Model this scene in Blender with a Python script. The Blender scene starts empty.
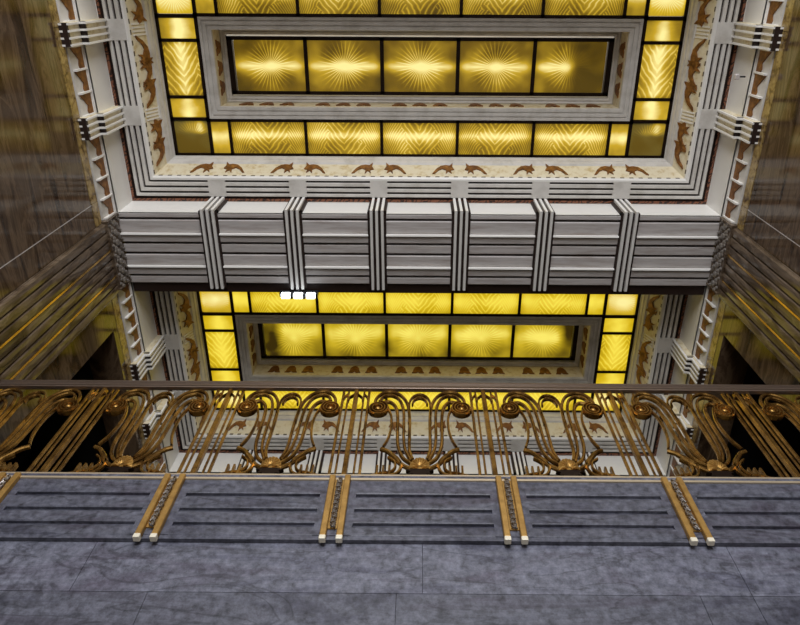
import bpy, math, random
from mathutils import Vector, Matrix
random.seed(7)
ZE = 1.6                                    # eye height; shapes below are written relative to the eye
sc = bpy.context.scene
col = sc.collection
PI = math.pi

# ------------------------------------------------------------------ materials
def mat(name, base=(.5,.5,.5), rough=.5, metal=0., coat=0., spec=.5):
    m = bpy.data.materials.new(name); m.use_nodes = True
    b = m.node_tree.nodes['Principled BSDF']
    b.inputs['Base Color'].default_value = (*base, 1)
    b.inputs['Roughness'].default_value = rough
    b.inputs['Metallic'].default_value = metal
    b.inputs['Coat Weight'].default_value = coat
    b.inputs['Specular IOR Level'].default_value = spec
    return m
def nd(m, t, **kw):
    n = m.node_tree.nodes.new(t)
    for k, v in kw.items(): setattr(n, k, v)
    return n
def ln(m, a, b): m.node_tree.links.new(a, b)
def mth(m, op, a, b=None, c=None):
    n = nd(m, 'ShaderNodeMath', operation=op)
    for i, v in enumerate((a, b, c)):
        if v is None: continue
        if isinstance(v, (int, float)): n.inputs[i].default_value = v
        else: ln(m, v, n.inputs[i])
    return n.outputs[0]
def ramp(m, fac, stops):
    r = nd(m, 'ShaderNodeValToRGB'); el = r.color_ramp.elements
    el[0].position, el[0].color = stops[0][0], (*stops[0][1], 1)
    el[1].position, el[1].color = stops[-1][0], (*stops[-1][1], 1)
    for p, c in stops[1:-1]:
        e = el.new(p); e.color = (*c, 1)
    ln(m, fac, r.inputs[0]); return r.outputs[0]
def noisy(m, stops, scale=4, stretch=(1,1,1), detail=8, distort=0., bump=0., rot=(0,0,0)):
    geo = nd(m, 'ShaderNodeNewGeometry'); mp = nd(m, 'ShaderNodeMapping')
    mp.inputs['Scale'].default_value = stretch; mp.inputs['Rotation'].default_value = rot
    ln(m, geo.outputs['Position'], mp.inputs[0])
    n = nd(m, 'ShaderNodeTexNoise'); n.inputs['Scale'].default_value = scale
    n.inputs['Detail'].default_value = detail; n.inputs['Distortion'].default_value = distort
    n.inputs['Roughness'].default_value = .62
    ln(m, mp.outputs[0], n.inputs['Vector'])
    b = m.node_tree.nodes['Principled BSDF']
    c = ramp(m, n.outputs[0], stops); ln(m, c, b.inputs['Base Color'])
    if bump:
        bp = nd(m, 'ShaderNodeBump'); bp.inputs['Strength'].default_value = bump; bp.inputs['Distance'].default_value = .02
        ln(m, n.outputs[0], bp.inputs['Height']); ln(m, bp.outputs[0], b.inputs['Normal'])
    return mp, n, c

M = {}
M['plaster'] = mat('plaster', rough=.55); noisy(M['plaster'], [(.3,(.50,.47,.42)),(.55,(.66,.635,.59)),(.75,(.70,.66,.60))], 5)
M['plaster_grey'] = mat('plaster_grey', rough=.5); noisy(M['plaster_grey'], [(.3,(.40,.34,.31)),(.55,(.56,.53,.51)),(.75,(.60,.52,.47))], 4, (.6,6,1))
M['plaster_white'] = mat('plaster_white', (.80,.78,.73), .4)
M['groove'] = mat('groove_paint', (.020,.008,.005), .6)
M['umber'] = mat('umber_gilding', rough=.45, metal=.25); noisy(M['umber'], [(.3,(.09,.030,.008)),(.55,(.24,.095,.018)),(.75,(.42,.20,.04))], 18)
M['amber_lit_cream'] = mat('cream_with_glass_light', rough=.5); noisy(M['amber_lit_cream'], [(.3,(.55,.42,.20)),(.5,(.74,.66,.47)),(.8,(.78,.72,.56))], 14)  # cream plaster with the glass's yellow light mixed into the colour
M['bronze_dark'] = mat('dark_bronze', (.022,.012,.008), .35, .6)
M['rail_bronze'] = mat('rail_bronze', (.24,.18,.14), .28, .75)
M['brass'] = mat('aged_brass', rough=.27, metal=.9); noisy(M['brass'], [(.35,(.17,.085,.022)),(.65,(.60,.35,.095))], 9)
M['brass_bright'] = mat('bright_brass', rough=.25, metal=.9); noisy(M['brass_bright'], [(.3,(.55,.33,.08)),(.7,(.85,.55,.18))], 20)
M['gold_bracket'] = mat('bracket_brass', rough=.45, metal=.6); noisy(M['gold_bracket'], [(.3,(.34,.19,.05)),(.7,(.52,.31,.09))], 20)
M['rail_light'] = mat('bright_lower_rail', (.72,.60,.42), .3, .6)
M['brass_shell'] = mat('shell_brass', rough=.4, metal=.8); noisy(M['brass_shell'], [(.3,(.38,.20,.05)),(.7,(.66,.40,.11))], 30)
def patt(name, ca, cb, period, duty, jitter):
    m = mat(name, ca, .5)
    g = nd(m, 'ShaderNodeNewGeometry'); sp = nd(m, 'ShaderNodeSeparateXYZ'); ln(m, g.outputs['Position'], sp.inputs[0])
    t = mth(m, 'ADD', sp.outputs[0], sp.outputs[1])
    if jitter:
        n = nd(m, 'ShaderNodeTexNoise'); n.inputs['Scale'].default_value = 9; ln(m, g.outputs['Position'], n.inputs['Vector']); t = mth(m, 'ADD', t, mth(m, 'MULTIPLY', n.outputs[0], jitter))
    q = mth(m, 'LESS_THAN', mth(m, 'FRACT', mth(m, 'DIVIDE', t, period)), duty)
    mx = nd(m, 'ShaderNodeMix', data_type='RGBA'); ln(m, q, mx.inputs[0]); mx.inputs[6].default_value = (*ca,1); mx.inputs[7].default_value = (*cb,1)
    ln(m, mx.outputs[2], m.node_tree.nodes['Principled BSDF'].inputs['Base Color'])
    return m
M['dashes'] = patt('dash_paint', (.70,.66,.56), (.06,.04,.02), .105, .45, 0)
M['beads'] = patt('bead_paint', (.03,.012,.008), (.24,.09,.045), .062, .6, .3)
M['pewter'] = mat('pewter_filigree', (.33,.30,.27), .35, .8)
M['cap'] = mat('bar_end_highlight', (.80,.74,.58), .35, .1)  # bright reflection on the gold bar ends, put into a pale colour
M['black'] = mat('black_metal', (.015,.015,.017), .4)
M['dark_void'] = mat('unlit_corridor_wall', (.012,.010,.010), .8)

# brown side marble
m = mat('brown_marble', rough=.10, spec=.35); M['brown_marble'] = m
noisy(m, [(.34,(.024,.013,.007)),(.44,(.066,.040,.022)),(.52,(.140,.092,.054)),(.57,(.070,.042,.023)),(.66,(.105,.068,.040)),(.75,(.042,.025,.014))], 2.8, (1,.45,2.4), 14, .8, rot=(.06,0,0))
m = mat('brown_marble_flutes', rough=.16, spec=.4); M['brown_flute'] = m
noisy(m, [(.32,(.038,.024,.015)),(.48,(.10,.069,.045)),(.58,(.18,.132,.090)),(.75,(.06,.040,.025))], 3.5, (1,2.4,.6), 12, 1.2)
m = mat('marble_gold_reflection', rough=.15); M['gold_reflect'] = m  # polished marble; reflected gold of the glass is painted into the colour
noisy(m, [(.35,(.08,.045,.018)),(.5,(.30,.20,.07)),(.65,(.44,.32,.13))], 11, (1,1,1), 8, .8)
# blue-grey front marble with dark veins
def bluemarble(name, k=.62):
    m = mat(name, rough=.38)
    mp, n, c = noisy(m, [(.30,(.070*k,.068*k,.095*k)),(.42,(.135*k,.137*k,.185*k)),(.52,(.215*k,.222*k,.275*k)),(.60,(.155*k,.150*k,.195*k)),(.72,(.10*k,.082*k,.115*k))], 1.6, (.6,1,3.0), 15, .7, .25, rot=(0,.38,0))
    n.inputs['Roughness'].default_value = .70
    v = nd(m, 'ShaderNodeTexNoise'); v.inputs['Scale'].default_value = 1.15; v.inputs['Detail'].default_value = 6; v.inputs['Distortion'].default_value = .9
    mp2 = nd(m, 'ShaderNodeMapping'); mp2.inputs['Rotation'].default_value = (0,.55,0); mp2.inputs['Scale'].default_value = (.8,1,2.6)
    geo = nd(m, 'ShaderNodeNewGeometry'); ln(m, geo.outputs['Position'], mp2.inputs[0]); ln(m, mp2.outputs[0], v.inputs['Vector'])
    a = mth(m, 'ABSOLUTE', mth(m, 'SUBTRACT', v.outputs[0], .5))
    vein = mth(m, 'SMOOTH_MIN', mth(m, 'DIVIDE', a, .013), 1., .2)
    f = mth(m, 'MULTIPLY_ADD', vein, .45, .55)
    sp = nd(m, 'ShaderNodeTexNoise'); sp.inputs['Scale'].default_value = 24; sp.inputs['Detail'].default_value = 10; sp.inputs['Roughness'].default_value = .7
    ln(m, geo.outputs['Position'], sp.inputs['Vector'])
    f2 = mth(m, 'MULTIPLY', f, mth(m, 'MULTIPLY_ADD', sp.outputs[0], 3.2, -.65))
    mx = nd(m, 'ShaderNodeMix', data_type='RGBA', blend_type='MULTIPLY'); mx.inputs[0].default_value = 1
    ln(m, c, mx.inputs[6]); ln(m, f2, mx.inputs[7])
    ln(m, mx.outputs[2], m.node_tree.nodes['Principled BSDF'].inputs['Base Color'])
    return m
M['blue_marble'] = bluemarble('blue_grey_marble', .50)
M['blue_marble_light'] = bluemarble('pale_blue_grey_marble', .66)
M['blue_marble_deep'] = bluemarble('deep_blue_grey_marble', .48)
M['floor'] = mat('pale_floor_stone', rough=.3); noisy(M['floor'], [(.3,(.30,.28,.25)),(.7,(.46,.43,.38))], 2)

# backlit engraved amber glass: pattern lives in the pane's own box coordinates
def glass(name, kind, aspect=1.45, k=1., lamp='x', lo=0., hi=1., deep=(.13,.078,.004), midc=(.52,.335,.020), hot=(1.0,.87,.34), centre=.5, width=.10, n_rays=34):
    m = mat(name, (.25,.16,.02), .2)
    b = m.node_tree.nodes['Principled BSDF']
    tc = nd(m, 'ShaderNodeTexCoord'); sp = nd(m, 'ShaderNodeSeparateXYZ'); ln(m, tc.outputs['Generated'], sp.inputs[0])
    gx, gy = sp.outputs[0], sp.outputs[1]
    px = mth(m, 'MULTIPLY', mth(m, 'SUBTRACT', gx, .5), aspect); py = mth(m, 'SUBTRACT', gy, .5)
    along, across = (gx, gy) if lamp == 'x' else (gy, gx)
    d = mth(m, 'DIVIDE', mth(m, 'SUBTRACT', across, centre), width)
    streak = mth(m, 'DIVIDE', 1., mth(m, 'MULTIPLY_ADD', mth(m, 'MULTIPLY', d, d), 1., 1.))
    # lamp length behind the pane: from lo to hi along the tube
    e1 = nd(m, 'ShaderNodeMapRange', interpolation_type='SMOOTHSTEP'); ln(m, along, e1.inputs[0]); e1.inputs[1].default_value = lo-.12; e1.inputs[2].default_value = lo+.12
    e2 = nd(m, 'ShaderNodeMapRange', interpolation_type='SMOOTHSTEP'); ln(m, along, e2.inputs[0]); e2.inputs[1].default_value = hi+.12; e2.inputs[2].default_value = hi-.12
    tube = mth(m, 'MULTIPLY', e1.outputs[0], e2.outputs[0])
    info = nd(m, 'ShaderNodeObjectInfo')
    if kind == 'burst':
        ang = mth(m, 'ARCTAN2', py, px)
        r = mth(m, 'SQRT', mth(m, 'ADD', mth(m, 'MULTIPLY', px, px), mth(m, 'MULTIPLY', py, py)))
        ray = mth(m, 'POWER', mth(m, 'ABSOLUTE', mth(m, 'COSINE', mth(m, 'MULTIPLY', ang, n_rays/2))), 9.)
        lng = mth(m, 'COSINE', mth(m, 'MULTIPLY', ang, n_rays/2*.5))
        fade = nd(m, 'ShaderNodeMapRange', interpolation_type='SMOOTHSTEP'); ln(m, r, fade.inputs[0])
        fade.inputs[1].default_value = .62; fade.inputs[2].default_value = .2
        core = mth(m, 'MULTIPLY', mth(m, 'DIVIDE', .012, mth(m, 'MULTIPLY_ADD', mth(m, 'MULTIPLY', r, r), 1., .012)), .28)
        pat = mth(m, 'ADD', mth(m, 'MULTIPLY', mth(m, 'MULTIPLY', ray, fade.outputs[0]), .34), core)
    elif kind == 'feather':
        # two leaf sprays of curved strokes, mirrored about the middle of the pane
        ax = mth(m, 'ABSOLUTE', mth(m, 'SUBTRACT', gx, .5)); k_ = aspect if lamp == 'x' else .6
        ux = mth(m, 'MULTIPLY', ax, k_*1.3); uy = mth(m, 'SUBTRACT', gy if lamp == 'x' else mth(m, 'MULTIPLY', gy, 1.4), -.15)
        cmb = nd(m, 'ShaderNodeCombineXYZ'); ln(m, gx, cmb.inputs[0]); ln(m, gy, cmb.inputs[1]); ln(m, info.outputs['Random'], cmb.inputs[2])
        nz = nd(m, 'ShaderNodeTexNoise'); nz.inputs['Scale'].default_value = 3.5; nz.inputs['Detail'].default_value = 2; ln(m, cmb.outputs[0], nz.inputs['Vector'])
        ph = mth(m, 'ADD', mth(m, 'MULTIPLY', mth(m, 'SUBTRACT', mth(m, 'MULTIPLY', uy, 1.0), mth(m, 'MULTIPLY', mth(m, 'MULTIPLY', ux, ux), 1.9)), 42.), mth(m, 'MULTIPLY', nz.outputs[0], 9.))
        ph2 = mth(m, 'ADD', mth(m, 'MULTIPLY', mth(m, 'ADD', ux, mth(m, 'MULTIPLY', uy, .6)), 46.), mth(m, 'MULTIPLY', nz.outputs[0], 7.))
        st1 = mth(m, 'POWER', mth(m, 'MULTIPLY_ADD', mth(m, 'SINE', ph), .5, .5), 3.); st2 = mth(m, 'POWER', mth(m, 'MULTIPLY_ADD', mth(m, 'SINE', ph2), .5, .5), 3.)
        sel = mth(m, 'GREATER_THAN', mth(m, 'ADD', mth(m, 'MULTIPLY', nz.outputs[0], .5), mth(m, 'MULTIPLY', ux, .6)), .5)
        pat = mth(m, 'MULTIPLY', mth(m, 'ADD', mth(m, 'MULTIPLY', st1, sel), mth(m, 'MULTIPLY', st2, mth(m, 'SUBTRACT', 1., sel))), .25)
    else:
        n = nd(m, 'ShaderNodeTexNoise'); n.inputs['Scale'].default_value = 3; ln(m, tc.outputs['Generated'], n.inputs['Vector'])
        pat = mth(m, 'MULTIPLY', n.outputs[0], .2)
    n2 = nd(m, 'ShaderNodeTexNoise'); n2.inputs['Scale'].default_value = 3.2
    gg = nd(m, 'ShaderNodeNewGeometry'); ln(m, gg.outputs['Position'], n2.inputs['Vector'])
    blotch = mth(m, 'MULTIPLY', mth(m, 'SUBTRACT', n2.outputs[0], .5), .7)
    lamp_s = mth(m, 'MULTIPLY', streak, mth(m, 'MULTIPLY_ADD', tube, .56, .0))
    base = mth(m, 'MULTIPLY_ADD', tube, .11, .05)
    v = mth(m, 'ADD', mth(m, 'ADD', lamp_s, base), mth(m, 'ADD', mth(m, 'MULTIPLY', pat, mth(m, 'MULTIPLY_ADD', tube, .8, .2)), blotch))
    c = ramp(m, v, [(0.,(.020,.014,.002)),(.2,deep),(.5,midc),(.85,hot)])
    ln(m, c, b.inputs['Emission Color']); b.inputs['Emission Strength'].default_value = k
    return m
M['burst'] = glass('sunburst_glass', 'burst')
M['burst_end'] = glass('sunburst_glass_lamp_end', 'burst', hi=.50)
M['burst_far'] = glass('sunburst_glass_far', 'burst', deep=(.26,.18,.006), midc=(.60,.43,.02), hot=(.95,.80,.14), centre=.35, width=.22)
M['burst_far_r'] = glass('sunburst_glass_far_lamp_end', 'burst', hi=.80, deep=(.26,.18,.006), midc=(.60,.43,.02), hot=(.95,.80,.14), centre=.4, width=.22)
M['burst_far_l'] = glass('sunburst_glass_far_lamp_start', 'burst', lo=.25, deep=(.26,.18,.006), midc=(.60,.43,.02), hot=(.95,.80,.14), centre=.3, width=.22)
M['feather'] = glass('feather_glass', 'feather', centre=.42, width=.15)
M['feather_y'] = glass('feather_glass_side', 'feather', lamp='y', centre=.5, width=.22)
M['plain_x'] = glass('reeded_glass', 'plain', centre=.45, width=.2)
M['plain_y'] = glass('reeded_glass_side', 'plain', lamp='y', centre=.5, width=.22)
M['corner_dim'] = glass('corner_sunburst_dim', 'burst', aspect=1.05, hi=.35, k=.8, lamp='y', centre=.75, width=.12, deep=(.07,.065,.02))
M['corner'] = glass('corner_sunburst', 'burst', aspect=1.05, deep=(.36,.22,.01), midc=(.66,.44,.02), width=.4)
FARK = dict(deep=(.34,.21,.005), midc=(.66,.45,.010), hot=(.95,.76,.08))
M['feather_f'] = glass('feather_glass_far', 'feather', centre=.5, width=.35, **FARK)
M['feather_yf'] = glass('feather_glass_side_far', 'feather', lamp='y', centre=.5, width=.35, **FARK)
M['plain_xf'] = glass('reeded_glass_far', 'plain', width=.35, **FARK)
M['plain_yf'] = glass('reeded_glass_side_far', 'plain', lamp='y', width=.35, **FARK)
m = mat('white_lamp', (1,1,1), .3); M['lamp'] = m
b = m.node_tree.nodes['Principled BSDF']; b.inputs['Emission Color'].default_value = (.85,.92,1,1); b.inputs['Emission Strength'].default_value = 4

# ------------------------------------------------------------------ builders
class MB:
    def __init__(s): s.v = []; s.f = []; s.smooth = False
    def add(s, vs, fs):
        o = len(s.v); s.v += [tuple(p) for p in vs]; s.f += [tuple(o+i for i in q) for q in fs]; return s
    def box(s, x0, x1, y0, y1, z0, z1):
        x0,x1 = sorted((x0,x1)); y0,y1 = sorted((y0,y1)); z0,z1 = sorted((z0,z1))
        vs = [(x,y,z) for x in (x0,x1) for y in (y0,y1) for z in (z0,z1)]
        return s.add(vs, [(0,1,3,2),(4,6,7,5),(0,4,5,1),(2,3,7,6),(0,2,6,4),(1,5,7,3)])
    def cbox(s, x0, x1, y0, y1, z0, z1, c):
        # box chamfered on its z-top and z-bottom rims and verticals (two stacked octagon rings each end)
        x0,x1 = sorted((x0,x1)); y0,y1 = sorted((y0,y1)); z0,z1 = sorted((z0,z1))
        def ring(ins, z):
            a,b_,d,e = x0+ins,x1-ins,y0+ins,y1-ins
            return [(a+c,d,z),(b_-c,d,z),(b_,d+c,z),(b_,e-c,z),(b_-c,e,z),(a+c,e,z),(a,e-c,z),(a,d+c,z)]
        return s.loft([ring(c*.6,z0), ring(0,z0+c), ring(0,z1-c), ring(c*.6,z1)])
    def loft(s, rings, caps=True, closed=True):
        n = len(rings[0]); vs = [p for r in rings for p in r]; fs = []
        for k in range(len(rings)-1):
            for i in range(n if closed else n-1):
                j = (i+1) % n
                fs.append((k*n+i, k*n+j, (k+1)*n+j, (k+1)*n+i))
        if caps and closed: fs += [tuple(range(n))[::-1], tuple((len(rings)-1)*n+i for i in range(n))]
        return s.add(vs, fs)
    def rect(s, cy, prof, closed_profile=False):
        # sweep (half_x, half_y, z) around a rectangle centred on (0, cy), mitred
        rings = [[(-hx,cy-hy,z),(hx,cy-hy,z),(hx,cy+hy,z),(-hx,cy+hy,z)] for hx,hy,z in prof]
        if closed_profile: rings.append(rings[0])
        return s.loft(rings, caps=False)
    def tube(s, pts, w, d, y, n=8, taper=None, flat=True):
        # bar of rounded section following pts=(x,z) in the plane y; w in plane, d deep
        P = [Vector((p[0], p[1])) for p in pts]; rings = []
        for i, p in enumerate(P):
            t = (P[min(i+1,len(P)-1)] - P[max(i-1,0)]).normalized(); nn = Vector((-t.y, t.x))
            k = taper(i/(len(P)-1)) if taper else 1
            ring = []
            for q in range(n):
                a = 2*PI*(q+.5)/n
                ca = max(-1,min(1,math.cos(a)*1.25)); sa = max(-1,min(1,math.sin(a)*1.25))
                ring.append((p.x+nn.x*ca*w/2*k, y+sa*d/2, p.y+nn.y*ca*w/2*k))
            rings.append(ring)
        return s.loft(rings)
    def poly_prism(s, pts3, off):
        # polygon (3D points) extruded by vector off
        n = len(pts3); off = Vector(off)
        vs = [Vector(p) for p in pts3] + [Vector(p)+off for p in pts3]
        fs = [tuple(range(n))[::-1], tuple(n+i for i in range(n))] + [(i,(i+1)%n,n+(i+1)%n,n+i) for i in range(n)]
        return s.add(vs, fs)
    place = None
    def build(s, name, m, parent=None, smooth=False):
        if MB.place: s.v = [MB.place(*p) for p in s.v]
        me = bpy.data.meshes.new(name)
        o = bpy.data.objects.new(name, me); col.objects.link(o)
        base = Vector((0,0,0))
        if parent is not None:
            base = Vector(parent['_w']); o.parent = parent
        # a mesh part keeps its origin at the middle of its own shape
        V = [Vector((x,y,z+ZE)) for x,y,z in s.v]
        lo = Vector([min(v[i] for v in V) for i in range(3)]); hi = Vector([max(v[i] for v in V) for i in range(3)])
        c = (lo+hi)/2; c.z = lo.z
        me.from_pydata([v-c for v in V], [], s.f); me.materials.append(m)
        o.location = c - base; o['_w'] = tuple(c)
        import bmesh
        bm = bmesh.new(); bm.from_mesh(me); bmesh.ops.recalc_face_normals(bm, faces=bm.faces); bm.to_mesh(me); bm.free()
        if smooth:
            for p in me.polygons: p.use_smooth = True
        return o
def empty(name, loc, label, cat, group=None):
    o = bpy.data.objects.new(name, None); col.objects.link(o); o.empty_display_size = .1
    w = (loc[0],loc[1],loc[2]+ZE); o.location = w; o['_w'] = w
    return tag(o, label, cat, group)
def tag(o, label=None, cat=None, group=None, kind=None):
    for k, v in (('label',label),('category',cat),('group',group),('kind',kind)):
        if v: o[k] = v
    return o
def S(o): return tag(o, kind='structure')
def spline(pts, n=8):
    P = [Vector(p) for p in pts]; P = [P[0]*2-P[1]] + P + [P[-1]*2-P[-2]]; out = []
    for i in range(1, len(P)-2):
        for k in range(n):
            t = k/n; a,b_,c,d = P[i-1:i+3]
            out.append(.5*((2*b_)+(c-a)*t+(2*a-5*b_+4*c-d)*t*t+(3*b_-a-3*c+d)*t**3))
    return out + [P[-2]]

# ------------------------------------------------------------------ dimensions (eye-relative)
BAY = [.92, 4.52]                      # centres of the two coffers
FLAT, BASE, ZR, ZP = 7.58, 7.14, 8.0, 8.35
HX, HY = 2.875, .965                   # outer half size of glass ring
IX, IY = 2.42, .545                    # inner half size of glass ring
D_FLAT, D_OUT = .15, .435
XB = HX + D_OUT                        # 3.24 beam / cornice inner face
XW = 3.37                              # side wall plane
STR = [-2.31, -1.386, -.462, .462, 1.386, 2.31]
DYS = [(-.43,.44), (-.345,.50)]           # side straps from each coffer centre

# ------------------------------------------------------------------ the room
FLOOR = -ZE
S(MB().box(-4.2,4.2,-8,2.9,FLOOR-.2,FLOOR).build('floor', M['floor']))
S(MB().box(-4.2,4.2,-8.2,9.4,8.9,9.1).build('ceiling', M['plaster']))
mz = S(MB().box(-3.3,3.3,2.75,9.2,2.95,3.15).build('floor', M['floor']))
# back wall behind the camera with one tall window
bw = MB(); YB = -7.6
bw.box(-3.5,3.5,YB-.3,YB,FLOOR,-.4).box(-3.5,3.5,YB-.3,YB,6.6,9.0).box(-3.5,-2.6,YB-.3,YB,-.4,6.6).box(2.6,3.5,YB-.3,YB,-.4,6.6)
S(bw.build('wall_back', M['brown_marble']))
wf = MB()
for x in (-2.6,-.9,.85,2.55): wf.box(x,x+.05,YB-.2,YB-.1,-.4,6.6)
for z in (-.4,1.3,3.0,4.8,6.55): wf.box(-2.6,2.6,YB-.2,YB-.1,z,z+.05)
S(wf.build('window_1', M['bronze_dark']))
S(MB().box(-3.6,3.6,9.2,9.4,FLOOR,9.0).build('wall_far', M['brown_marble']))

for sgn, side in ((-1,'left'),(1,'right')):
    X0, X1 = sgn*XW, sgn*(XW+.35)
    w = MB()
    J = .004
    # smooth slabs in front of the pilaster, courses and joints
    ys = [-7.6,-5.2,-2.8,-.35,2.11,2.345]
    zs = [FLOOR,1.0,3.8,6.60,6.60]
    for a, b_ in zip(ys[:-1], ys[1:]):
        for c, d in ((FLOOR,1.2),(1.2,3.9),(3.9,6.73)):
            w.box(X0,X1,a+J,b_-J,c+J,d-J)
    w.box(sgn*(XW+.012),X1,-7.6,2.345,FLOOR,9.0)
    # beyond: piers and lintel round the high opening
    w.box(X0,X1,3.16,3.51,FLOOR,6.87)
    w.box(X0,X1,3.51,5.55,6.63,6.87)
    w.box(X0,X1,3.51,5.55,FLOOR,3.15)
    w.box(X0,X1,5.55,9.2,FLOOR,6.87)
    w.box(sgn*(XW+.05),X1,2.345,9.2,6.87,9.0)
    w.box(sgn*(XW+.005),X1,2.345,3.16,FLOOR,6.87)
    S(w.build('wall_'+side, M['brown_marble']))
    # pale joint strip at the slab edge
    S(MB().box(sgn*(XW-.0015),sgn*(XW+.01),2.106,2.114,FLOOR,6.73).build('trim_1', M['plaster_grey']))
    # marble frieze strip under the cornice, its gold a painted reflection
    f = MB()
    for a, b_ in ((-1.4,-.35),(-.345,.42),(.425,1.27),(1.275,2.10),(2.105,2.345),(3.17,4.0),(4.005,4.9),(4.905,5.8)):
        f.box(sgn*(XW-.004),sgn*(XW+.05),a,b_,6.735,6.875)
    S(f.build('trim_2', M['gold_reflect']))
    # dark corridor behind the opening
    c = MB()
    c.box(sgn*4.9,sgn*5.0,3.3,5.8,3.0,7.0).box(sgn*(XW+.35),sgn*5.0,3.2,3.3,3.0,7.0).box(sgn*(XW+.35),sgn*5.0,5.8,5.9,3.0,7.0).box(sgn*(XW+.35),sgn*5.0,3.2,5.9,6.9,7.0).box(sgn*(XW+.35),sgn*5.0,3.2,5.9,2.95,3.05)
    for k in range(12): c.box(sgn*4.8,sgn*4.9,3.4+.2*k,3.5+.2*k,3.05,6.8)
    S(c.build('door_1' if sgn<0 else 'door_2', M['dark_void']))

# ------------------------------------------------------------------ balcony front wall
YW = 2.70
YR0 = 2.91
fw = MB()
fw.box(-3.32,3.32,YW+.06,YW+.3,FLOOR,3.205).box(-3.32,3.32,YR0-.034,YR0+.08,3.205,3.460)
XC = .035; PIT = .990
bx = [XC+(k+.5)*PIT for k in range(-4,3)]          # bracket centres
bx = [x for x in bx if abs(x) < 3.2]
J = .0014
def row(z0, z1, joints):
    e = [-3.32]+joints+[3.32]
    for a, b_ in zip(e[:-1], e[1:]): fw.box(a+J,b_-J,YW+.03,YW+.07,z0+J,z1-J)
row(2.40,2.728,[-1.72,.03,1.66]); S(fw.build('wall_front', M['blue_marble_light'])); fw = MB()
row(2.06,2.40,[-2.42,-1.33,-.1,1.40,1.66,2.7])
zz = 2.06; k = 0
while zz > FLOOR+.05:
    row(max(zz-.34,FLOOR), zz, [-2.3+.4*(k%2),-.7+.4*(k%2),.9+.4*(k%2),2.5]); zz -= .34; k += 1
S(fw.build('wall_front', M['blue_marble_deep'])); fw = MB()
# grooved frieze slabs: one profile between brackets, plain pilaster strips behind them
ZG = [3.088,2.965,2.853]
edges = [-3.32]+bx+[3.32]
for x in bx: fw.box(x-.105,x+.105,YW,YW+.07,2.757,3.205)
fw.box(-3.32,3.32,YW+.004,YW+.07,2.728,2.757)
for a, b_ in zip(edges[:-1], edges[1:]):
    a2 = a+.105 if a > -3.3 else a; b2 = b_-.105 if b_ < 3.3 else b_
    # each board leans out a little towards its foot and hides a shadow gap
    tops = [3.205]+[z for z in ZG]; bots = [z for z in ZG]+[2.757]
    for i, (t, bo) in enumerate(zip(tops, bots)):
        yt = YW if i == 0 else YW+.022
        tt = t if i == 0 else t
        prof = [(YW+.07,tt),(yt,tt),(YW+.001,tt-.035 if i else tt-.01),(YW-.001,bo+.006),(YW+.003,bo),(YW+.07,bo)]
        vs = [(a2,y,z) for y,z in prof]; vs2 = [(b2,y,z) for y,z in prof]
        fw.loft([vs,vs2])
S(fw.build('wall_front', M['blue_marble']))

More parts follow.
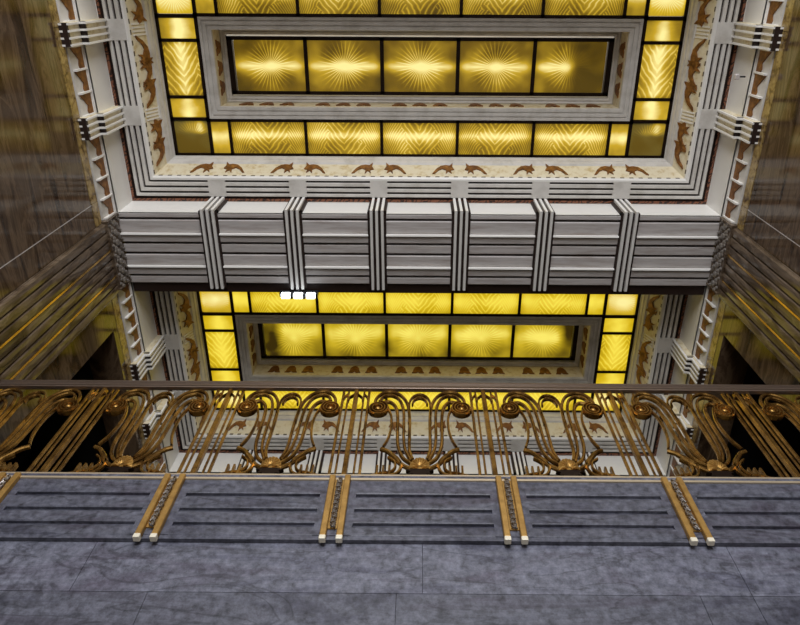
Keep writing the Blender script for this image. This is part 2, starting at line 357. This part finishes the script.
# ------------------------------------------------------------------ glazed ceilings
def pane(x0,x1,y0,y1,z,m,parent):
    e = -.006
    c = .022; b_ = MB()
    def ring(i, zz):
        a,bb,cc,dd = x0+e+i,x1-e-i,y0+e+i,y1-e-i; q = c-i*.4
        return [(a+q,cc,zz),(bb-q,cc,zz),(bb-q*.3,cc+q*.3,zz),(bb,cc+q,zz),(bb,dd-q,zz),(bb-q*.3,dd-q*.3,zz),(bb-q,dd,zz),(a+q,dd,zz),(a+q*.3,dd-q*.3,zz),(a,dd-q,zz),(a,cc+q,zz),(a+q*.3,cc+q*.3,zz)]
    b_.loft([ring(0,z+.012), ring(0,z+.004), ring(.006,z)])
    return b_.build('glass_pane', m, parent)
for bi, cy in enumerate(BAY):
    where = 'near ceiling bay overhead' if bi == 0 else 'far ceiling bay beyond the beam'
    far = bi == 1
    # outer ring
    r = empty('ceiling_light', (0,cy,ZR), f'rectangular ring of backlit amber glass in the {where}', 'ceiling light')
    
    fr = MB(); T = .05
    def bar(x0,x1,y0,y1): fr.box(x0,x1,y0,y1,ZR-.012,ZR+.05)
    for s_ in (-1,1):
        bar(-HX-.01,HX+.01,cy+s_*HY-.03*s_,cy+s_*HY+.012*s_); bar(-IX-.04,IX+.04,cy+s_*(IY-.005),cy+s_*(IY+.03))
        bar(s_*HX-.035*s_,s_*HX+.01*s_,cy-HY,cy+HY); bar(s_*(IX-.005),s_*(IX+.035),cy-HY,cy+HY)
        for x in (2.2,1.32,.44): 
            for sx in (-1,1): bar(sx*x-.018,sx*x+.018,cy+s_*IY,cy+s_*HY)
        for y in (.30,-.30): bar(s_*IX,s_*HX,cy+y-.018,cy+y+.018)
        for y in (IY,-IY): bar(s_*IX,s_*HX,cy+y-.02,cy+y+.02)
    fr.build('frame', M['bronze_dark'], r)
    xs = [-2.2,-1.32,-.44,.44,1.32,2.2]
    for s_ in (-1,1):
        y0,y1 = sorted((cy+s_*(IY+.03),cy+s_*(HY-.03)))
        for i in range(5): pane(xs[i]+.016,xs[i+1]-.016,y0,y1,ZR,M['feather_f' if far else 'feather'],r)
        for sx in (-1,1):
            x0,x1 = sorted((sx*2.216,sx*(IX-.002))); pane(x0,x1,y0,y1,ZR,M['plain_xf' if far else 'plain_x'],r)
            x0,x1 = sorted((sx*(IX+.033),sx*(HX-.035)))
            pane(x0,x1,y0,y1,ZR,M['corner'] if far or s_<0 else M['corner_dim'],r)
            if s_ > 0:
                pane(x0,x1,cy-.284,cy+.284,ZR,M['feather_yf' if far else 'feather_y'],r)
                pane(x0,x1,cy+.316,cy+IY-.02,ZR,M['plain_yf' if far else 'plain_y'],r)
                pane(x0,x1,cy-IY+.02,cy-.316,ZR,M['plain_yf' if far else 'plain_y'],r)
    # centre panel of five panes
    c = empty('ceiling_light', (0,cy,ZP), f'recessed row of five sunburst glass panes in the {where}', 'ceiling light')
    fr = MB(); PX, PY = 2.2, .315
    for s_ in (-1,1):
        fr.box(-PX-.03,PX+.03,cy+s_*(PY-.035),cy+s_*(PY+.005),ZP-.012,ZP+.05)
        fr.box(s_*(PX-.04),s_*(PX+.03),cy-PY,cy+PY,ZP-.012,ZP+.05)
    for x in (-1.32,-.44,.44,1.32): fr.box(x-.022,x+.022,cy-PY,cy+PY,ZP-.012,ZP+.05)
    fr.build('frame', M['bronze_dark'], c)
    e = [-2.16,-1.32,-.44,.44,1.32,2.16]
    for i in range(5):
        mm = M['burst']
        if not far and i == 4: mm = M['burst_end']
        if far: mm = M[['burst_far_l','burst_far','burst_far','burst_far','burst_far_r'][i]]
        pane(e[i]+.02,e[i+1]-.02,cy-PY+.035,cy+PY-.035,ZP,mm,c)

    # ---------------------------------------------------------------- plaster coffer
    k = empty('ceiling_coffer', (0,cy,BASE), f'stepped plaster coffer with painted leaf band around the {where}', 'ceiling coffer')
    def P(l): return [(HX+d,HY+d,z) for d,z in l]
    MB().rect(cy, P([(0,8.02),(0,7.975),(.014,7.965),(.014,7.945),(.002,7.938),(.014,7.905),(.030,7.898),(.030,7.88),(.016,7.873),(.034,7.835),(.055,7.82)])).build('cove_moulding', M['plaster'], k)
    MB().rect(cy, P([(.055,7.82),(.135,7.625)])).build('leaf_band', M['amber_lit_cream'], k)
    MB().rect(cy, P([(.135,7.625),(.139,7.600)])).build('dash_line', M['dashes'], k)
    MB().rect(cy, P([(.139,7.600),(.150,7.588),(.158,FLAT),(.183,FLAT),(.183,FLAT+.035)])).build('lower_fillet', M['plaster_white'], k)
    # reeded border: pale fillets over a dark ground
    g = MB()
    for a, b_ in ((.209,.249),(.275,.312),(.338,.371)):
        g.rect(cy, P([(a,FLAT+.035),(a,FLAT+.003),(a+.004,FLAT),(b_-.004,FLAT),(b_,FLAT+.003),(b_,FLAT+.035)]))
    g.build('reeded_border', M['plaster'], k)
    MB().rect(cy, P([(.178,FLAT+.030),(.43,FLAT+.030)])).build('border_ground', M['groove'], k)
    MB().rect(cy, P([(.424,FLAT+.02),(.424,FLAT-.002),(.435,FLAT-.004),(.435,BASE)])).build('pale_face', M['plaster_white'] , k)
    MB().rect(cy, P([(.400,FLAT+.01),(.400,FLAT-.008),(.427,FLAT-.008),(.427,FLAT+.01)])).build('bead_row', M['beads'], k)
    # plain blocks in line with the straps
    W = .205
    for x in STR:
        MB().box(x-W/2+.005,x+W/2-.005,cy+HY+.175,cy+HY+.372,FLAT-.003,FLAT+.034).build('plain_block', M['plaster'], k)
    for sx in (-1,1):
        for dy in DYS[bi]:
            a, b_ = sorted((sx*(HX+.175),sx*(HX+.36)))
            MB().box(a,b_,cy+dy-W/2,cy+dy+W/2,FLAT-.003,FLAT+.034).build('plain_block', M['plaster'], k)
    # painted relief leaves: swoosh with a lobed head
    LEAF = [(-.16,.02),(-.10,.11),(-.03,.165),(.04,.18),(.10,.17),(.15,.22),(.14,.15),(.17,.10),(.115,.085),(.13,.03),(.08,.07),(.04,.02),(.045,.09),(-.01,.115),(-.07,.085),(-.12,.03)]
    def leaf(org, ux, out, sgn, wid, hgt):
        up = Vector(out)*-.08+Vector((0,0,.195)); up.normalize()
        nrm = Vector(out)*-.195+Vector((0,0,-.08)); nrm.normalize()
        pts = [Vector(org)+Vector(ux)*(a*sgn*wid)+up*(b_*hgt) for a, b_ in LEAF]
        return MB().poly_prism(pts, nrm*.014).build('leaf_ornament', M['umber'], k)
    for x in STR+[-3.22,3.22]:
        for q in (-1,1):
            lx = x+q*.190
            if abs(lx) > 2.85: continue
            leaf((lx,cy+HY+.129,7.64), (1,0,0), (0,1,0), -q, .76, 1.0)
    for sx in (-1,1):
        for dy in (-.86,-.64,-.22,0.,.22,.66,.86):
            leaf((sx*(HX+.129),cy+dy,7.64),(0,1,0),(sx,0,0),(1 if dy < 0 else -1),.95,1.05)
        for dy in DYS[bi]:
            rb = MB(); rb.box(sx*(HX+.045),sx*(HX+.062),cy+dy-.07,cy+dy+.07,7.815,7.825)
            for j in range(4):
                y = cy+dy-.06+j*.036
                rb.loft([[(sx*(HX+.050),yy,7.822),(sx*(HX+.062),yy,7.826),(sx*(HX+.136),yy,7.64),(sx*(HX+.118),yy,7.635)] for yy in (y,y+.016)])
            rb.build('rib_cluster', M['plaster_white'], k)
    # inner recess
    MB().rect(cy, [(IX-.002,IY-.002,ZR+.03),(IX-.002,IY-.002,ZR-.01),(IX-.035,IY-.035,ZR-.01),(IX-.035,IY-.035,ZR+.006),(IX-.05,IY-.05,ZR+.006),(IX-.05,IY-.05,ZR-.004),(IX-.085,IY-.085,ZR-.004),(IX-.085,IY-.085,ZR+.01),(IX-.10,IY-.10,ZR+.01),(IX-.10,IY-.10,ZR),(IX-.135,IY-.135,ZR),(IX-.14,IY-.14,ZR+.035)]).build('recess_moulding', M['plaster'], k)
    MB().rect(cy, [(IX-.14,IY-.14,ZR+.035),(IX-.135,IY-.135,ZP-.03)]).build('recess_side', M['amber_lit_cream'], k)
    MB().rect(cy, [(IX-.135,IY-.135,ZP-.03),(IX-.15,IY-.15,ZP-.04),(IX-.175,IY-.175,ZP-.02),(IX-.18,IY-.18,ZP-.035),(IX-.20,IY-.205,ZP-.03),(IX-.20,IY-.205,ZP+.03)]).build('inner_moulding', M['plaster'], k)
    BELL = [(-.085,0),(-.07,.03),(-.06,.10),(-.035,.15),(0,.168),(.035,.15),(.06,.10),(.07,.03),(.085,0),(.02,.0),(0,.035),(-.02,0)]
    for g_ in range(5):
        for j in (-1,0,1):
            x = (g_-2)*.885+j*.235
            if abs(x) > 2.2: continue
            pts = [(x+a,cy+IY-.138,ZR+.10+b_) for a,b_ in BELL]
            MB().poly_prism(pts, (0,-.014,0)).build('bell_ornament', M['umber'], k)
    for sx in (-1,1):
        for j in (-1,0,1):
            pts = [(sx*(IX-.138),cy+j*.215+a,ZR+.10+b_) for a,b_ in BELL]
            MB().poly_prism(pts, (-sx*.014,0,0)).build('bell_ornament', M['umber'], k)

# ------------------------------------------------------------------ cross beams
def beam(y0, y1, label, straps=True):
    b = empty('ceiling_beam', (0,(y0+y1)/2,BASE), label, 'beam')
    L = y1-y0
    core = MB().box(-XB+.01,XB-.01,y0+.015,y1+.155,BASE+.03,BASE+.30)
    core.build('core', M['groove'], b)
    xs = [-XB]+STR+[XB]
    # boards running across, dark gaps between, two raised fillets
    boards = [(0.,.050,0),(.076,.222,.0),(.256,.330,-.012),(.358,.455,0),(.483,.608,.0),(.648,.722,-.012),(.750,.83,0)]
    for a, c in zip(xs[:-1], xs[1:]):
        a2 = a+(.1 if a > -XB else .004); c2 = c-(.1 if c < XB else .004)
        p = MB()
        for s0, s1, dz in boards:
            z = BASE+dz
            prof = [(y0+s0,z+.035),(y0+s0,z+.006),(y0+s0+.008,z),(y0+s1-.008,z),(y0+s1,z+.006),(y0+s1,z+.035)]
            p.loft([[(a2,y,zz) for y,zz in prof],[(c2,y,zz) for y,zz in prof]])
        p.build('fluted_panel', M['plaster_grey'], b)
        q = MB()
        for s0 in (.224,.611):
            q.loft([[(xx,y0+s0,BASE+.03),(xx,y0+s0,BASE-.028),(xx,y0+s0+.016,BASE-.034),(xx,y0+s0+.016,BASE+.03)] for xx in (a2,c2)])
        q.build('raised_fillet', M['plaster_white'], b)
    if straps:
        for x in STR: strap_y(b, x, y0, y1)
    return b
def strap_y(parent, x, y0, y1):
    W = .205; g = MB()
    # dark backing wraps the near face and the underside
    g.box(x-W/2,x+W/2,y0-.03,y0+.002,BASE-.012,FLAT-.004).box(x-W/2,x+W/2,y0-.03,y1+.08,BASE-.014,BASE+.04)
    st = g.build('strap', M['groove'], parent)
    for j in (-1,0,1):
        r = MB(); a, c = x+j*.060-.0145, x+j*.060+.0145
        prof_o = [(y0-.06,FLAT-.003),(y0-.06,BASE-.045),(y1+.085,BASE-.045)]
        prof_i = [(y0-.028,FLAT-.003),(y0-.028,BASE-.013),(y1+.085,BASE-.013)]
        vs = []
        for (yo,zo),(yi,zi) in zip(prof_o, prof_i): vs.append([(a,yo,zo),(c,yo,zo),(c,yi,zi),(a,yi,zi)])
        r.loft(vs); r.build('strap_rib', M['plaster_white'], st)
beam(2.32, 3.12, 'broad grooved plaster beam with six ribbed straps crossing between the two glass ceilings', True)
beam(5.92, 6.72, 'plaster beam with ribbed straps at the far end, glimpsed through the brass railing', True)

# ------------------------------------------------------------------ side cornices
for sgn, side in ((-1,'left'),(1,'right')):
    for bi, cy in enumerate(BAY):
        lab = ('pale plaster cornice with painted triangles on the %s brown marble wall, %s' % (side, 'nearest, above the smooth slabs' if bi == 0 else 'beyond the beam, above the dark opening'))
        c = empty('wall_cornice', (sgn*XW,cy,6.88), lab, 'cornice')
        y0, y1 = cy-1.40, cy+1.40
        xt, xb = XB+.03, XB+.045
        MB().loft([[(sgn*(XB-.0),y,BASE),(sgn*xt,y,BASE-.004),(sgn*xt,y,BASE-.004),(sgn*xb,y,6.885),(sgn*(XW+.04),y,6.878),(sgn*(XW+.04),y,BASE+.03),(sgn*XB,y,BASE+.03)] for y in (y0,y1)]).build('band', M['plaster'], c)
        # triangle cells
        straps = [cy+d for d in DYS[bi]]
        segs = [(y0,straps[0]-.11),(straps[0]+.11,straps[1]-.11),(straps[1]+.11,y1)]
        CELL = [(0,0),(1,0),(1,.42),(.86,.50),(.60,.40),(.10,.92),(0,1)]
        for a, e in segs:
            n = max(1, round((e-a)/.205)); h = (e-a)/n
            for i in range(n):
                pts = []
                for s_, t_ in CELL:
                    z = BASE-.02-t_*.20; x = xt+(xb-xt)*(BASE-z)/.255
                    pts.append((sgn*(x+.002),a+(i+s_*.93+.035)*h,z))
                MB().poly_prism(pts, (-sgn*.012,0,0)).build('triangle_ornament', M['umber'], c)
            fins = MB()
            for i in range(n+1):
                y = a+i*h; y = min(max(y,y0+.01),y1-.01)
                fins.loft([[(sgn*(xt+.004),yy,BASE-.003),(sgn*(xt-.024),yy,BASE-.006),(sgn*(xt-.02),yy,BASE-.225),(sgn*(xb+.004),yy,BASE-.235)] for yy in (y-.009,y+.009)])
            fins.loft([[(sgn*(xt+.002),yy,BASE-.002),(sgn*(xt-.016),yy,BASE-.002),(sgn*(xt-.016),yy,BASE-.02),(sgn*(xt+.002),yy,BASE-.022)] for yy in (a,e)])
            fins.build('fin_row', M['plaster_white'], c)
        # zigzag straps stepping down from border to wall
        for sy in straps:
            back = MB(); W = .215
            X1, X2 = HX+.36, XB-.005
            back.box(sgn*(X1+.01),sgn*(XB-.001),sy-W/2,sy+W/2,BASE-.02,FLAT-.004)
            back.box(sgn*(X1+.01),sgn*(XB+.03),sy-W/2,sy+W/2,BASE-.03,BASE-.001)
            back.box(sgn*(XB-.01),sgn*(XW+.0),sy-W/2,sy+W/2,6.85,BASE-.02)
            st = back.build('strap', M['amber_lit_cream'], c)
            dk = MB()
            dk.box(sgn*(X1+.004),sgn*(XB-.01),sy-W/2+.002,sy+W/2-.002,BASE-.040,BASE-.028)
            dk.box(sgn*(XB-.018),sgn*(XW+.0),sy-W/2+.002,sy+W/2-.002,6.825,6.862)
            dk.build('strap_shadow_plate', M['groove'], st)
            for j in range(4):
                y = sy+(j-1.5)*.062; a, e = y-.009, y+.009
                po = [(X1-.018,FLAT-.003),(X1-.018,BASE-.07),(XB-.035,BASE-.075),(XB-.035,6.835),(XW-.002,6.82)]
                pi_ = [(X1+.012,FLAT-.003),(X1+.012,BASE-.03),(XB-.008,BASE-.035),(XB-.008,6.86),(XW-.002,6.85)]
                MB().loft([[(sgn*xo,a,zo),(sgn*xo,e,zo),(sgn*xi,e,zi),(sgn*xi,a,zi)] for (xo,zo),(xi,zi) in zip(po,pi_)]).build('strap_rib', M['plaster_white'], st)

# ------------------------------------------------------------------ fluted pilasters under the beam ends
for sgn, side in ((-1,'left'),(1,'right')):
    p = empty('fluted_pilaster', (sgn*XW,2.75,FLOOR), f'tall reeded brown marble pilaster with brass lines on the {side} wall', 'pilaster')
    y0, y1 = 2.35, 3.155; n = 8; w = (y1-y0)/n
    prof = []
    for i in range(n):
        for t, dpt in ((0,.030),(.05,.030),(.08,.004),(.16,0),(.5,-.002),(.84,0),(.92,.004),(.95,.030)):
            prof.append((y0+(i+t)*w, XW-.045+dpt))
    prof += [(y1,XW-.012),(y1,XW+.003),(y0,XW+.003)]
    # the shaft stops above and below the balcony rail only visually; it is one stone face
    MB().loft([[(sgn*x,y,z) for y,x in prof] for z in (FLOOR,6.86)]).build('shaft', M['brown_flute'], p)
    for i in (3,6):
        y = y0+i*w
        MB().box(sgn*(XW-.047),sgn*(XW-.014),y-.010,y+.010,FLOOR,6.85).build('brass_line', M['brass_bright'], p)
    MB().box(sgn*(XB-.004),sgn*(XW+.002),2.325,3.118,6.855,BASE-.002).build('capital', M['brown_flute'], p)
    cp = MB()
    for i in range(7):
        yy = 2.385+i*.112; zz = 7.0
        prev = None
        for (dy,dz,r) in ((0,0,.040),(.04,.06,.026),(-.04,.07,.024),(.045,-.06,.026),(-.04,-.07,.022),(.0,.115,.018),(.0,-.11,.018)):
            cx_, cy_, cz = XB-.004, yy+dy, zz+dz
            rr = []
            for q in range(4):
                f = [1,.85,.5,.12][q]; h = [0,.012,.020,.024][q]
                rr.append([(sgn*(cx_-h),cy_+r*f*math.cos(a*PI/4),cz+r*f*math.sin(a*PI/4)) for a in range(8)])
            cp.loft(rr)
    cp.build('carved_scrolls', M['pewter'], p)
    for i in (0,1):
        yy = 2.322 if i == 0 else 3.10
        MB().box(sgn*(XB-.02),sgn*(XW-.02),yy,yy+.018,6.85,BASE-.002).build('capital_edge', M['brown_flute'], p)

# ------------------------------------------------------------------ balcony railing
YR = 2.91                                           # the railing stands back from the wall face on a low kerb
G = 1.078                                           # railing drawings are enlarged to full size about their foot
XL, PL = .016/G, .990/G
lx_post = [XL+(k+.5)*PL for k in range(-3,3)]
MB.place = lambda x, y, z: (max(-3.316, min(3.316, x*G)), YR+(y-YW), 3.484+(z-3.232)*G)
R = empty('balcony_railing', (0,YR,3.47), 'ornate brass railing with lyre scrolls along the top of the blue-grey marble wall', 'railing')
yR = YW+.005
rl = MB()
pf = [(YW-.026,4.197),(YW-.022,4.193),(YW+.008,4.193),(YW+.014,4.198),(YW+.014,4.255),(YW-.012,4.266),(YW-.034,4.260),(YW-.036,4.246),(YW-.022,4.236),(YW-.020,4.226),(YW-.028,4.220),(YW-.028,4.210),(YW-.018,4.206),(YW-.026,4.202)]
rl.loft([[(x,y,z) for y,z in pf] for x in (-3.31/G,3.31/G)]).build('top_rail', M['rail_bronze'], R)
bo = MB().box(-3.31/G,3.31/G,YW-.022,YW+.035,3.214,3.236); bo.build('bottom_rail', M['rail_light'], R)
def kids(o): return [c for c in bpy.data.objects if c.parent == o]
def copy_tree(o, parent, dx):
    c = o.copy(); col.objects.link(c); c.parent = parent
    if dx: c.location = o.location + Vector((dx,0,0))
    for ch in kids(o): copy_tree(ch, c, 0)
    return c
# lyre strands (left half, mirrored), x from the lyre's centre
STRANDS = [
 ([(-.318,4.02),(-.312,4.09),(-.275,4.155),(-.214,4.18),(-.14,4.14),(-.088,4.03),(-.07,3.86),(-.068,3.66),(-.066,3.51),(-.045,3.42)],.018),
 ([(-.285,4.055),(-.262,4.115),(-.208,4.135),(-.148,4.085),(-.115,3.96),(-.108,3.80),(-.106,3.64),(-.092,3.51),(-.055,3.405)],.017),
 ([(-.262,4.045),(-.21,4.05),(-.168,3.985),(-.152,3.87),(-.148,3.70),(-.14,3.55),(-.108,3.44),(-.050,3.375)],.019),
 ([(-.228,3.99),(-.197,3.88),(-.192,3.76),(-.206,3.64),(-.236,3.545)],.014),
 ([(-.250,3.525),(-.205,3.50),(-.160,3.44),(-.115,3.375),(-.06,3.335),(-.012,3.325)],.024),
 ([(-.172,3.470),(-.128,3.41),(-.118,3.345),(-.145,3.285),(-.21,3.262),(-.29,3.238)],.016),
 ([(-.200,3.44),(-.160,3.40),(-.152,3.345),(-.18,3.300),(-.235,3.288),(-.325,3.250)],.013),
]
def zq(z): return 3.225+(z-3.232)*1.018
def lyre_mesh(sides, xo):
    b = MB()
    for s_ in sides:
        for pts, w in STRANDS:
            b.tube([(xo+s_*x,zq(z)) for x,z in [tuple(q) for q in spline(pts,5)]], w*1.15, .032, yR+.008)
        for xx in (-.262,-.225,-.188): b.box(xo+s_*xx-.006,xo+s_*xx+.006,yR-.010,yR+.025,3.232,3.345)
    if len(sides) == 2 or True:
        for rr, zz in ((.074,4.03),(.052,4.025)):
            pts = [(xo+rr*math.cos(a),zz+rr*1.7*math.sin(a)) for a in [PI*i/14 for i in range(15)]]
            b.tube([(xo-rr,3.80)]*(rr>.06)+pts[::-1]+[(xo+rr,3.80)]*(rr>.06), .014, .032, yR+.008)
    return b
def volute(x, z, s_):
    b = MB(); pts = []
    for i in range(48):
        t = i/47; a = PI*.5+s_*t*2*PI*2.6; r = .074-.052*t
        pts.append((x+r*math.cos(a), z+r*math.sin(a)*1.15))
    b.tube(pts, .0125, .046, yR+.004)
    rr = [[(x+f*.070*math.cos(a*PI/10),yR+d,z+f*.078*math.sin(a*PI/10)) for a in range(20)] for f,d in ((1,.024),(1,.016),(.6,.014))]
    b.loft(rr)
    return b
def boss(x, z):
    b = MB()
    b.loft([[(x+f*math.cos(a*PI/8),yR+d,z+f*math.sin(a*PI/8)) for a in range(16)] for f,d in ((.017,.015),(.017,-.006),(.014,-.012),(.008,-.016),(.002,-.017))])
    return b
def shell(x):
    b = MB(); n = 9
    rings = []
    N = 45
    for lvl in range(5):
        t = lvl/4; ring = []
        for i in range(N+1):
            a = PI*(-.02+1.04*i/N); rib = abs(math.sin(a*n)); 
            rad = (.013+.044*t)*(1+.06*rib*t)
            dep = -.006-.016*math.sin(PI*(.15+.8*t))*(1 if rib > .4 else .35)
            ring.append((x+rad*1.1*math.cos(a), yR+dep, 3.318+rad*1.75*math.sin(a)))
        rings.append(ring)
    b.loft(rings, caps=False, closed=False)
    b.loft([[(x+p,yR+d,q) for p,q in ((-.062,3.320),(-.052,3.370),(-.030,3.405),(0,3.414),(.030,3.405),(.052,3.370),(.062,3.320),(.018,3.303),(-.018,3.303))] for d in (.02,-.006)])
    return b
def foot(x):
    b = MB()
    b.poly_prism([(x+p,yR+.02,3.224+q) for p,q in ((-.028,0),(.028,0),(.018,.028),(.045,.02),(.040,.042),(.070,.04),(.056,.064),(.085,.078),(.035,.088),(-.035,.088),(-.085,.078),(-.056,.064),(-.070,.04),(-.040,.042),(-.045,.02),(-.018,.028))], (0,-.03,0))
    return b
def make_lyre(xc, sides):
    ly = lyre_mesh((-1,1), xc).build('lyre_scroll', M['brass'], R)
    for s_ in sides:
        volute(xc+s_*.293,3.966,s_).build('volute', M['brass'], ly)
        boss(xc+s_*.293,3.966).build('rosette', M['brass_shell'], ly, True)
    shell(xc).build('shell_ornament', M['brass_shell'], ly)
    foot(xc).build('leaf_foot', M['bronze_dark'], ly)
    return ly
ly0 = make_lyre(XL, (-1,1))
for kk in (-2,-1,1,2): copy_tree(ly0, R, kk*PL*G)
make_lyre(XL-3*PL, (1,)); make_lyre(XL+3*PL, (-1,))       # their outer volutes die into the pilasters
# posts
def make_post(x):
    b = MB()
    for xx, w, d in ((-.092,.018,.020),(-.056,.013,.016),(0,.030,.040),(.056,.013,.016),(.092,.018,.020)):
        b.cbox(x+xx-w/2,x+xx+w/2,YW-d/2+.008,YW+d/2+.008,3.222,4.20,.003)
    for s_ in (-1,1):
        b.tube([(x+s_*.052,4.06),(x+s_*.045,4.11),(x+s_*.012,4.15)], .012, .03, yR+.005)
        b.tube([(x+s_*.088,4.08),(x+s_*.078,4.12),(x+s_*.06,4.15)], .012, .03, yR+.005)
    return b.build('post', M['brass'], R)
po0 = make_post(lx_post[0])
for x in lx_post[1:]: copy_tree(po0, R, (x-lx_post[0])*G)
MB.place = None
MB().box(-3.315,3.315,YW-.010,YW+.03,3.200,3.216).build('edge_strip', M['rail_light'], R)
# brackets clasping the marble below each post
def make_bracket(x):
    b = MB()
    for s_ in (-1,1): b.cbox(x+s_*.045-.0175,x+s_*.045+.0175,YW-.032,YW+.002,2.730,3.222,.004)
    b.box(x-.028,x+.028,YW-.008,YW,2.80,3.215)
    for s_ in (-1,1): b.box(x+s_*.045-.0175,x+s_*.045+.0175,YW-.005,YR-.03,3.205,3.222)
    br = b.build('bracket', M['gold_bracket'], R)
    f = MB(); z = 3.20; i = 0
    while z > 2.81:
        s_ = 1 if i%2 else -1
        pts = [(x+s_*(.013*math.cos(a)), z-.02+.020*math.sin(a)) for a in [PI*.3+2*PI*.8*q/9 for q in range(10)]]
        f.tube(pts, .008, .02, YW-.024, 6)
        pts = [(x-s_*.014*t, z-.02-.03*t) for t in (0,.5,1)]
        f.tube(pts, .009, .016, YW-.026, 6)
        z -= .036; i += 1
    f.build('filigree', M['pewter'], br)
    for s_ in (-1,1): MB().cbox(x+s_*.045-.018,x+s_*.045+.018,YW-.034,YW+.002,2.702,2.730,.003).build('lit_bar_end', M['cap'], br)  # pale blocks added as the lit undersides of the bars
    return br
br0 = make_bracket(bx[0])
for x in bx[1:]: copy_tree(br0, R, x-bx[0])

# ------------------------------------------------------------------ small fittings
L = empty('light_bar', (-1.386,3.20,7.0), 'small black bar with three white lamps under the far edge of the beam', 'light fixture')
L1 = MB().cbox(-1.59,-1.15,3.225,3.28,7.045,7.125,.006); L1.box(-1.40,-1.36,3.20,3.26,7.10,7.17); L1.build('housing', M['black'], L)
for i in range(3):
    x = -1.51+i*.142
    MB().cbox(x-.050,x+.050,3.215,3.275,6.985,7.046,.006).build('lamp_lens', M['lamp'], L)
    MB().box(x+.056,x+.080,3.217,3.275,6.985,7.046).build('divider', M['black'], L)
Sx = empty('ceiling_sensor', (3.22,.86,7.12), 'small dark sensor on a short stalk on the right cornice face', 'sensor')
MB().box(3.17,3.242,.855,.870,7.12,7.135).build('stalk', M['black'], Sx)
MB().cbox(3.135,3.18,.835,.89,7.10,7.15,.008).build('sensor_head', M['plaster_grey'], Sx)

for o in bpy.data.objects:
    if '_w' in o: del o['_w']

# ------------------------------------------------------------------ light
w = bpy.data.worlds.new('World'); sc.world = w; w.use_nodes = True
w.node_tree.nodes['Background'].inputs[0].default_value = (.72,.82,1,1); w.node_tree.nodes['Background'].inputs[1].default_value = 1.0
def area(name, loc, rot, sx, sy, power, colr):
    l = bpy.data.lights.new(name, 'AREA'); l.shape = 'RECTANGLE'; l.size = sx; l.size_y = sy; l.energy = power; l.color = colr
    o = bpy.data.objects.new(name, l); col.objects.link(o); o.location = (loc[0],loc[1],loc[2]+ZE); o.rotation_euler = rot; return o
# daylight entering through the tall window behind the viewer
area('window_daylight', (0,-7.35,3.1), (PI/2,0,0), 5.0, 6.8, 1000, (.95,.96,1.0))

# ------------------------------------------------------------------ camera
f_, el, yaw, roll, ppx = 679.03, math.radians(63.813), math.radians(-.3609), math.radians(.7018), 416.45
fwd = Vector((math.sin(yaw)*math.cos(el), math.cos(yaw)*math.cos(el), math.sin(el)))
r0 = Vector((math.cos(yaw), -math.sin(yaw), 0)); u0 = r0.cross(fwd)
c_, s_ = math.cos(roll), math.sin(roll)
rv = c_*r0+s_*u0; uv = -s_*r0+c_*u0
cd = bpy.data.cameras.new('Camera'); cam = bpy.data.objects.new('Camera', cd); col.objects.link(cam)
cd.sensor_width = 36; cd.sensor_fit = 'HORIZONTAL'; cd.lens = f_/800*36; cd.shift_x = (400-ppx)/800; cd.clip_start = .01
mm = Matrix((( rv.x,uv.x,-fwd.x,0),(rv.y,uv.y,-fwd.y,0),(rv.z,uv.z,-fwd.z,ZE),(0,0,0,1)))
cam.matrix_world = mm
sc.camera = cam
sc.view_settings.view_transform = 'Standard'; sc.view_settings.look = 'None'; sc.view_settings.gamma = 1; sc.view_settings.exposure = 0
